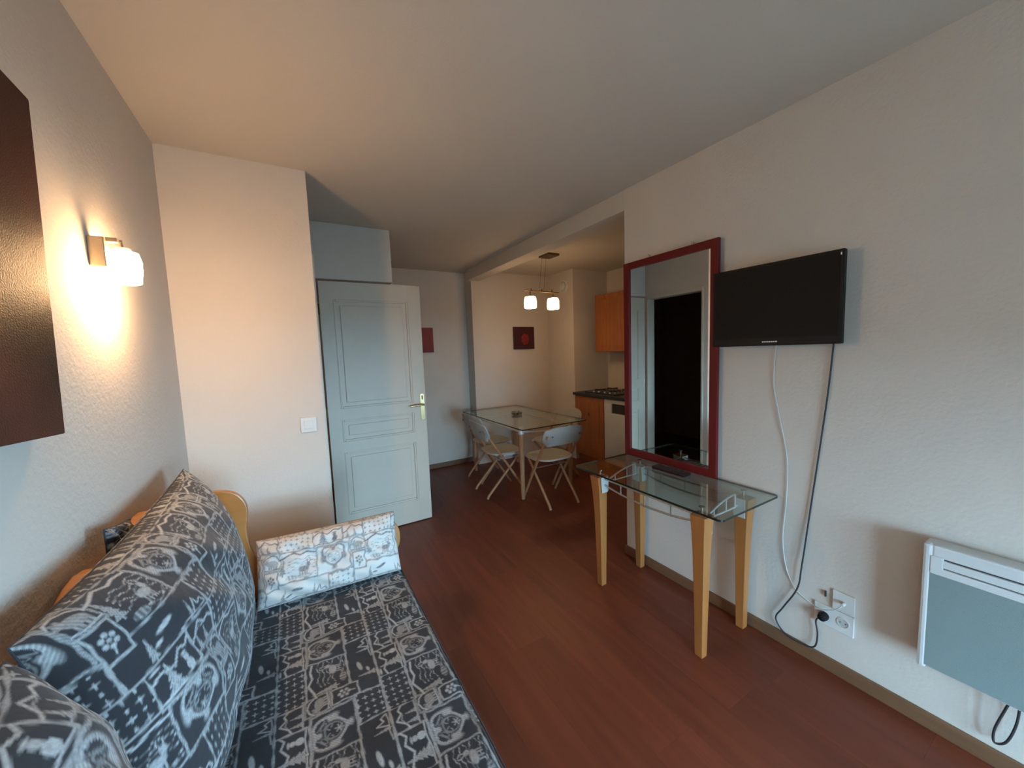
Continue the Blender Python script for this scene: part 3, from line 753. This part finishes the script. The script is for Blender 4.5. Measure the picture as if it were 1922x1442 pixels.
# ---------------------------------------------------------------- kitchen
KF = 3.19
ct = MB().box((3.16, 2.0, .868), (KX, BLK, .905), .004).build('worktop', 'worktop_dark'); tag(ct, 'dark kitchen worktop with the gas hob', 'worktop')
cb = thing('base_cabinet', 'pine kitchen base cabinet next to the white dishwasher', 'cabinet', (KF, 3.565, 0))
MB().box((.02, -.262, .09), (.60, .270, .868)).box((.06, -.262, .001), (.58, .270, .09)).build('body', 'pine', cb)
dd_ = MB().box((0, -.257, .10), (.019, .265, .862), .004).build('door', 'pine', cb)
MB().box((-.004, -.185, .17), (.001, .195, .79), .003).build('field', 'pine', dd_)
MB().tube([(-.004, .0, .62), (-.006, .0, .66)], .005, 8).build('knob', 'bronze', dd_)
dw = thing('dishwasher', 'white dishwasher built in under the dark worktop', 'dishwasher', (KF, 3.0, 0))
MB().box((.02, -.295, .08), (.58, .295, .862)).build('body', 'white_enamel', dw)
MB().box((.06, -.29, .001), (.5, .29, .08)).build('plinth', 'slot_dark', dw)
dwd = MB().box((-.005, -.292, .10), (.02, .292, .700), .006).box((-.005, .17, .70), (.02, .292, .815), .004).box((-.005, -.292, .70), (.02, -.17, .815), .004).box((-.005, -.292, .815), (.02, .292, .860), .006).build('door', 'white_enamel', dw)
MB().box((.012, -.172, .695), (.021, .172, .82)).build('handle_recess', 'slot_dark', dwd)
wc = thing('wall_cabinet', 'pine kitchen wall cabinet hanging beside the mirror wall', 'cabinet', (3.45, 3.42, 1.42))
MB().box((.02, -.31, 0), (.35, .29, .725)).build('body', 'pine', wc)
wd_ = MB().box((0, -.305, .002), (.02, .288, .723), .005).build('door', 'pine', wc)
MB().box((-.005, -.235, .07), (.001, .215, .655), .004).build('field', 'pine', wd_)
MB().lathe([(.005, 0), (.012, .008), (.012, .016), (.004, .02)], 12, mtx=Matrix.Translation((0, -.255, .35)) @ Matrix.Rotation(math.radians(-90), 4, 'Y')).build('knob', 'bronze', wd_, True)
hb = thing('gas_hob', 'black gas hob on the dark kitchen worktop', 'hob', (3.48, 3.42, .905))
MB().box((-.24, -.27, 0), (.24, .27, .012), .004).build('plate', 'hob_black', hb)
for bx_ in (-.11, .11):
    for by_ in (-.13, .13):
        b_ = MB().lathe([(.045, .012), (.045, .022), (.03, .028), (.001, .029)], 18, mtx=Matrix.Translation((bx_, by_, 0))).build('burner', 'chrome', hb, True)
        MB().box((bx_-.09, by_-.004, .03), (bx_+.09, by_+.004, .038)).box((bx_-.004, by_-.09, .03), (bx_+.004, by_+.09, .038)).tube([(bx_-.085, by_, .012), (bx_-.085, by_, .032)], .004, 6).tube([(bx_+.085, by_, .012), (bx_+.085, by_, .032)], .004, 6).build('grate', 'hob_black', b_)
for by_ in (-.14, -.05, .05, .14): MB().lathe([(.016, .012), (.015, .028), (.001, .029)], 14, mtx=Matrix.Translation((-.205, by_, 0))).build('knob', 'chrome', hb, True)

# ---------------------------------------------------------------- console table
GX0, GX1, GY0, GY1, GZ = 1.482, 1.955, .862, 1.80, .741
cs = thing('console_table', 'narrow glass console table with beech legs below the mirror', 'table', (1.75, 1.335, 0))
def sp5(mb, name, m, **k):
    o = mb.build(name, m, cs, **k); o.location = (-1.75, -1.335, 0); return o
sp5(glass_top(MB(), GX0, GX1, GY0, GY1, GZ-.010, GZ), 'table_top', ['glass_grey', 'glass_edge'])
LX, LY = (1.571, 1.918), (1.006, 1.664)
for ix, lx in enumerate(LX):
    for iy, ly in enumerate(LY):
        sxx = -1 if ix == 0 else 1; syy = -1 if iy == 0 else 1
        # tapered leg flaring outwards at the top
        zsl = [0, .15, .32, .48, .60, .695]; wl = [.019, .021, .024, .027, .031, .036]; ol = [0, 0, .001, .003, .008, .016]
        bm = bmesh.new(); rings = []
        for z, wv, o_ in zip(zsl, wl, ol):
            lim = .012 if ix == 1 else 0
            cx_ = lx+sxx*max(0, o_-lim)*.6*(0 if ix == 1 else 1); cy_ = ly+syy*o_*.4
            wx = min(wv, (R-.004-cx_) if ix == 1 else wv)
            rings.append([bm.verts.new((cx_+a*wx, cy_+b*wv, z)) for a, b in ((-1, -1), (1, -1), (1, 1), (-1, 1))])
        for r0, r1 in zip(rings[:-1], rings[1:]):
            for k in range(4): bm.faces.new((r0[k], r0[(k+1) % 4], r1[(k+1) % 4], r1[k]))
        bm.faces.new(rings[0][::-1]); bm.faces.new(rings[-1])
        bmesh.ops.recalc_face_normals(bm, faces=list(bm.faces))
        ed = [e for e in bm.edges if e.calc_face_angle(0) > .8]
        bmesh.ops.bevel(bm, geom=ed, offset=.002, segments=2, profile=.5, affect='EDGES')
        sp5(MB().bm(bm), 'leg', 'beech')
        # metal corner bracket on the inner faces
        ix_, iy_ = -sxx, -syy
        bx0 = lx+ix_*.0355
        br = MB().box((min(bx0, bx0+ix_*.004), ly-.028, .60), (max(bx0, bx0+ix_*.004), ly+.028, .695), .001)
        by0 = ly+iy_*.034
        br.prism([(lx-.030, .694), (lx+.030, .694), (lx+.022, .60), (lx-.022, .60)], min(by0, by0+iy_*.004), max(by0, by0+iy_*.004), 'XZ')
        sp5(br, 'bracket', 'silver_paint')
        sp5(MB().tube([(lx, ly, .69), (lx, ly, GZ-.010)], .006, 10), 'pin', 'chrome', smooth=True)
        sp5(MB().lathe([(.014, GZ-.0135), (.014, GZ-.0102)], 14, mtx=Matrix.Translation((lx, ly, 0))), 'pad', 'chrome')
for ly in LY:
    iy_ = 1 if ly == LY[0] else -1
    yb = ly+iy_*.012
    tr = MB()
    x0_, x1_ = LX[0]+.036, 1.862
    top_ = [(x0_+(x1_-x0_)*q/10, yb, .655+.062*math.sin(math.pi/2*q/10)) for q in range(11)]
    tr.tube(top_, .0048, 8).tube([(x1_, yb, .717), (x1_, yb, .650)], .0048, 8).tube([(x0_+.09, yb, .650), (x1_, yb, .650)], .0048, 8).tube([(x0_, yb, .655), (x0_+.09, yb, .650)], .0048, 8)
    for q in (3, 7): tr.tube([top_[q], (top_[q][0], yb, .650)], .0036, 6)
    sp5(tr, 'truss', 'silver_paint', smooth=True)
    sp5(MB().tube([(x1_, yb, .655), (LX[1]-.03, yb, .655)], .0048, 8), 'cross_bar', 'silver_paint', smooth=True)
for lx in LX:
    sp5(MB().tube(spline([(lx, LY[0]+.036, .648), (lx, 1.17, .628), (lx, 1.335, .620), (lx, 1.50, .628), (lx, LY[1]-.036, .648)], 6), .0052, 8), 'bowed_rail', 'satin_steel', smooth=True)
    sp5(MB().tube([(lx, LY[0]+.036, .682), (lx, LY[1]-.036, .682)], .0045, 8), 'straight_rail', 'satin_steel', smooth=True)
    for q in (1.17, 1.335, 1.50): sp5(MB().tube([(lx, q, .622), (lx, q, .682)], .0032, 6), 'strut', 'satin_steel')

# ---------------------------------------------------------------- mirror
MY0, MY1, MZ0, MZ1 = 1.157, 1.806, GZ, 2.015
mr = thing('wall_mirror', 'tall wall mirror in a dark red frame standing on the console table', 'mirror', (R-.007, (MY0+MY1)/2, MZ0), math.radians(-.9))
def sp6(mb, name, m, par=None, **k):
    o = mb.build(name, m, mr if par is None else par, **k)
    if par is None: o.location = (-R, -(MY0+MY1)/2, -MZ0)
    return o
fw = .043; fx0, fx1 = R-.030, R-.008
sp6(MB().box((fx0, MY0, MZ0), (fx1, MY0+fw, MZ1), .003), 'frame_stile', 'red_frame')
sp6(MB().box((fx0, MY1-fw, MZ0), (fx1, MY1, MZ1), .003), 'frame_stile', 'red_frame')
sp6(MB().box((fx0, MY0+fw, MZ0), (fx1, MY1-fw, MZ0+fw), .003), 'frame_rail', 'red_frame')
sp6(MB().box((fx0, MY0+fw, MZ1-fw), (fx1, MY1-fw, MZ1), .003), 'frame_rail', 'red_frame')
sp6(MB().box((R-.018, MY0+fw-.004, MZ0+fw-.004), (R-.010, MY1-fw+.004, MZ1-fw+.004)), 'mirror_glass', 'mirror_silver')
for y in (1.315, 1.612): sp6(MB().tube([(R, y, MZ1+.014), (R-.016, y, MZ1+.014), (R-.018, y, MZ1+.022)], .003, 6).box((R-.012, y-.006, MZ1-.002), (R-.008, y+.006, MZ1+.018)), 'hook', 'satin_steel')

rm = thing('remote_control', 'dark remote control lying on the glass console before the mirror', 'remote control', (1.845, 1.375, GZ+.0005), math.radians(1))
MB().box((-.034, -.105, 0), (.034, .105, .017), .004).build('case', 'remote_plastic', rm)
for q in range(6):
    for s in (-.016, 0, .016): MB().box((s-.005, -.085+q*.027, .0165), (s+.005, -.073+q*.027, .0185), .001).build('button', 'slot_dark', rm)

# ---------------------------------------------------------------- television
tvx = 1.885
tv = thing('television', 'black flat television on the wall overlapping the red mirror frame', 'television', (tvx, .892, 1.64), math.radians(1.0))
hw, hh = .262, .186
MB().box((0, -hw, -hh), (.030, hw, hh), .005).build('housing', 'black_plastic', tv)
MB().box((-.0018, -hw+.012, -hh+.034), (.001, hw-.012, hh-.012)).build('screen', 'screen', tv)
# maker's name on the lower bezel: too small in the photograph to read, a short run of silver letters
lg = MB()
for k in range(7):
    y = -.004+.028-k*.0092
    lg.box((-.0016, y-.0034, -hh+.0150), (0, y+.0034, -hh+.0205), .0006)
lg.build('logo', 'logo_silver', tv)
MB().box((-.0016, -hw+.008, hh-.024), (.0, -hw+.019, hh-.014), .001).build('sticker', 'logo_silver', tv)
MB().box((.030, -.10, -.08), (R-tvx, .10, .08), .004).build('wall_bracket', 'black_plastic', tv)

# ---------------------------------------------------------------- cables and sockets on the right wall
wpts = [(.895, 1.47), (.897, 1.437), (.902, 1.274), (.876, 1.125), (.838, .928), (.836, .722), (.846, .535), (.829, .398), (.793, .315), (.757, .288), (.717, .272), (.678, .276), (.635, .305), (.606, .343)]
cw = MB().tube(spline([(R-.006, y, z) for y, z in wpts[:-3]] + [(R-.02, .678, .278), (R-.028, .632, .308), (R-.034, .606, .343)], 6), .0019, 8)
cwo = cw.build('aerial_cable', 'cable_white', None, True); tag(cwo, 'thin white aerial cable hanging from the television to the socket', 'cable')
MB().tube([(R-.034, .606, .343), (R-.012, .604, .346)], .0065, 10).build('plug', 'cable_white', cwo, True)
bp_ = [(.677, 1.47), (.680, 1.43), (.692, 1.24), (.717, .956), (.740, .706), (.761, .444), (.777, .319), (.833, .192), (.862, .119), (.819, .066), (.742, .064), (.702, .084), (.693, .149), (.701, .208), (.685, .238)]
kk = MB().tube(spline([(R-(.016 if z < .45 else (.008 if i < len(bp_)-2 else .03)), y, z) for i, (y, z) in enumerate(bp_)], 6), .0034, 8)
ko = kk.build('power_cable', 'cable_grey', None, True); tag(ko, 'black power cable hanging from the television to the socket', 'cable')
MB().lathe([(.018, 0), (.019, .012), (.015, .030), (.006, .036)], 18, mtx=Matrix.Translation((R-.011, .673, .250)) @ rot_x).build('plug', 'black_plastic', ko, True)
so = thing('wall_socket', 'white wall plate with two power sockets and an aerial outlet', 'socket', (R, .642, .28))
def sp7(mb, name, m, par=None, **k):
    o = mb.build(name, m, so if par is None else par, **k)
    if par is None: o.location = (-R, -.642, -.28)
    return o
lower = sp7(MB().box((R-.009, .572, .205), (R, .712, .297), .003), 'socket_plate', 'white_plastic')
upper = sp7(MB().box((R-.009, .572, .299), (R, .648, .386), .003), 'aerial_plate', 'white_plastic')
sk = sp7(MB().lathe([(.0225, 0), (.0225, .002), (.019, .0025), (.0185, -.006), (.001, -.006)], 24, mtx=Matrix.Translation((R-.009, .608, .254)) @ rot_x), 'outlet', 'white_plastic', smooth=True)
sp7(MB().lathe([(.0185, 0), (.001, .0003)], 20, mtx=Matrix.Translation((R-.0095, .608, .254)) @ rot_x), 'recess', 'socket_grey')
for dy_ in (-.0095, .0095): sp7(MB().lathe([(.0025, 0), (.0025, .0008)], 8, mtx=Matrix.Translation((R-.0102, .608+dy_, .254)) @ rot_x), 'pin_hole', 'slot_dark')
hkk = MB().box((R-.010, .671, .337), (R-.001, .676, .362), .001).build('wall_clip', 'slot_dark'); tag(hkk, 'tiny black cable clip above the wall sockets', 'clip')

# ---------------------------------------------------------------- heater
ht = thing('electric_heater', 'white electric panel heater with a grey grille on the right wall', 'heater', (R, -.02, .29))
def sp8(mb, name, m, par=None, **k):
    o = mb.build(name, m, ht if par is None else par, **k)
    if par is None: o.location = (-R, .02, -.29)
    return o
hx0, hx1, hy0, hy1, hz0, hz1 = R-.098, R-.022, -.40, .372, .288, .748
sp8(MB().box((hx0+.012, hy0, hz0), (hx1, hy1, hz1), .012), 'housing', 'white_enamel', smooth=True)
sp8(MB().box((hx0+.001, hy0+.02, hz0+.012), (hx0+.016, hy1-.018, hz1-.100), .002), 'grille', 'heater_grille')
fr_ = MB()
fr_.box((hx0, hy1-.024, hz0), (hx0+.03, hy1-.001, hz1), .008).box((hx0, hy0+.001, hz0), (hx0+.03, hy0+.024, hz1), .008)
fr_.box((hx0-.001, hy0+.02, hz1-.102), (hx0+.03, hy1-.02, hz1-.0765), .004).box((hx0, hy0+.02, hz1-.0725), (hx0+.03, hy1-.02, hz1-.0465), .003).box((hx0+.002, hy0+.02, hz1-.0425), (hx0+.03, hy1-.02, hz1), .008)
fr_.box((hx0-.0006, hy1-.050, hz1-.1005), (hx0+.029, hy1-.0205, hz1-.038), .001)
sp8(fr_, 'front_frame', 'white_enamel')
sp8(MB().box((hx0+.008, hy0+.03, hz1-.10), (hx0+.012, hy1-.03, hz1-.03)), 'slot', 'slot_dark')
for y in (hy0+.1, hy1-.1): sp8(MB().box((hx1-.002, y-.02, hz0+.05), (R, y+.02, hz1-.06)), 'mounting_foot', 'satin_steel')
hc = spline([(R-.05, .165, .30), (R-.04, .178, .24), (R-.03, .196, .15), (R-.024, .195, .10), (R-.022, .172, .12), (R-.024, .155, .20), (R-.03, .150, .30)], 8)
hco = MB().tube(hc, .0034, 8).build('heater_cable', 'cable_grey', None, True); tag(hco, 'grey cable looped below the electric heater', 'cable')
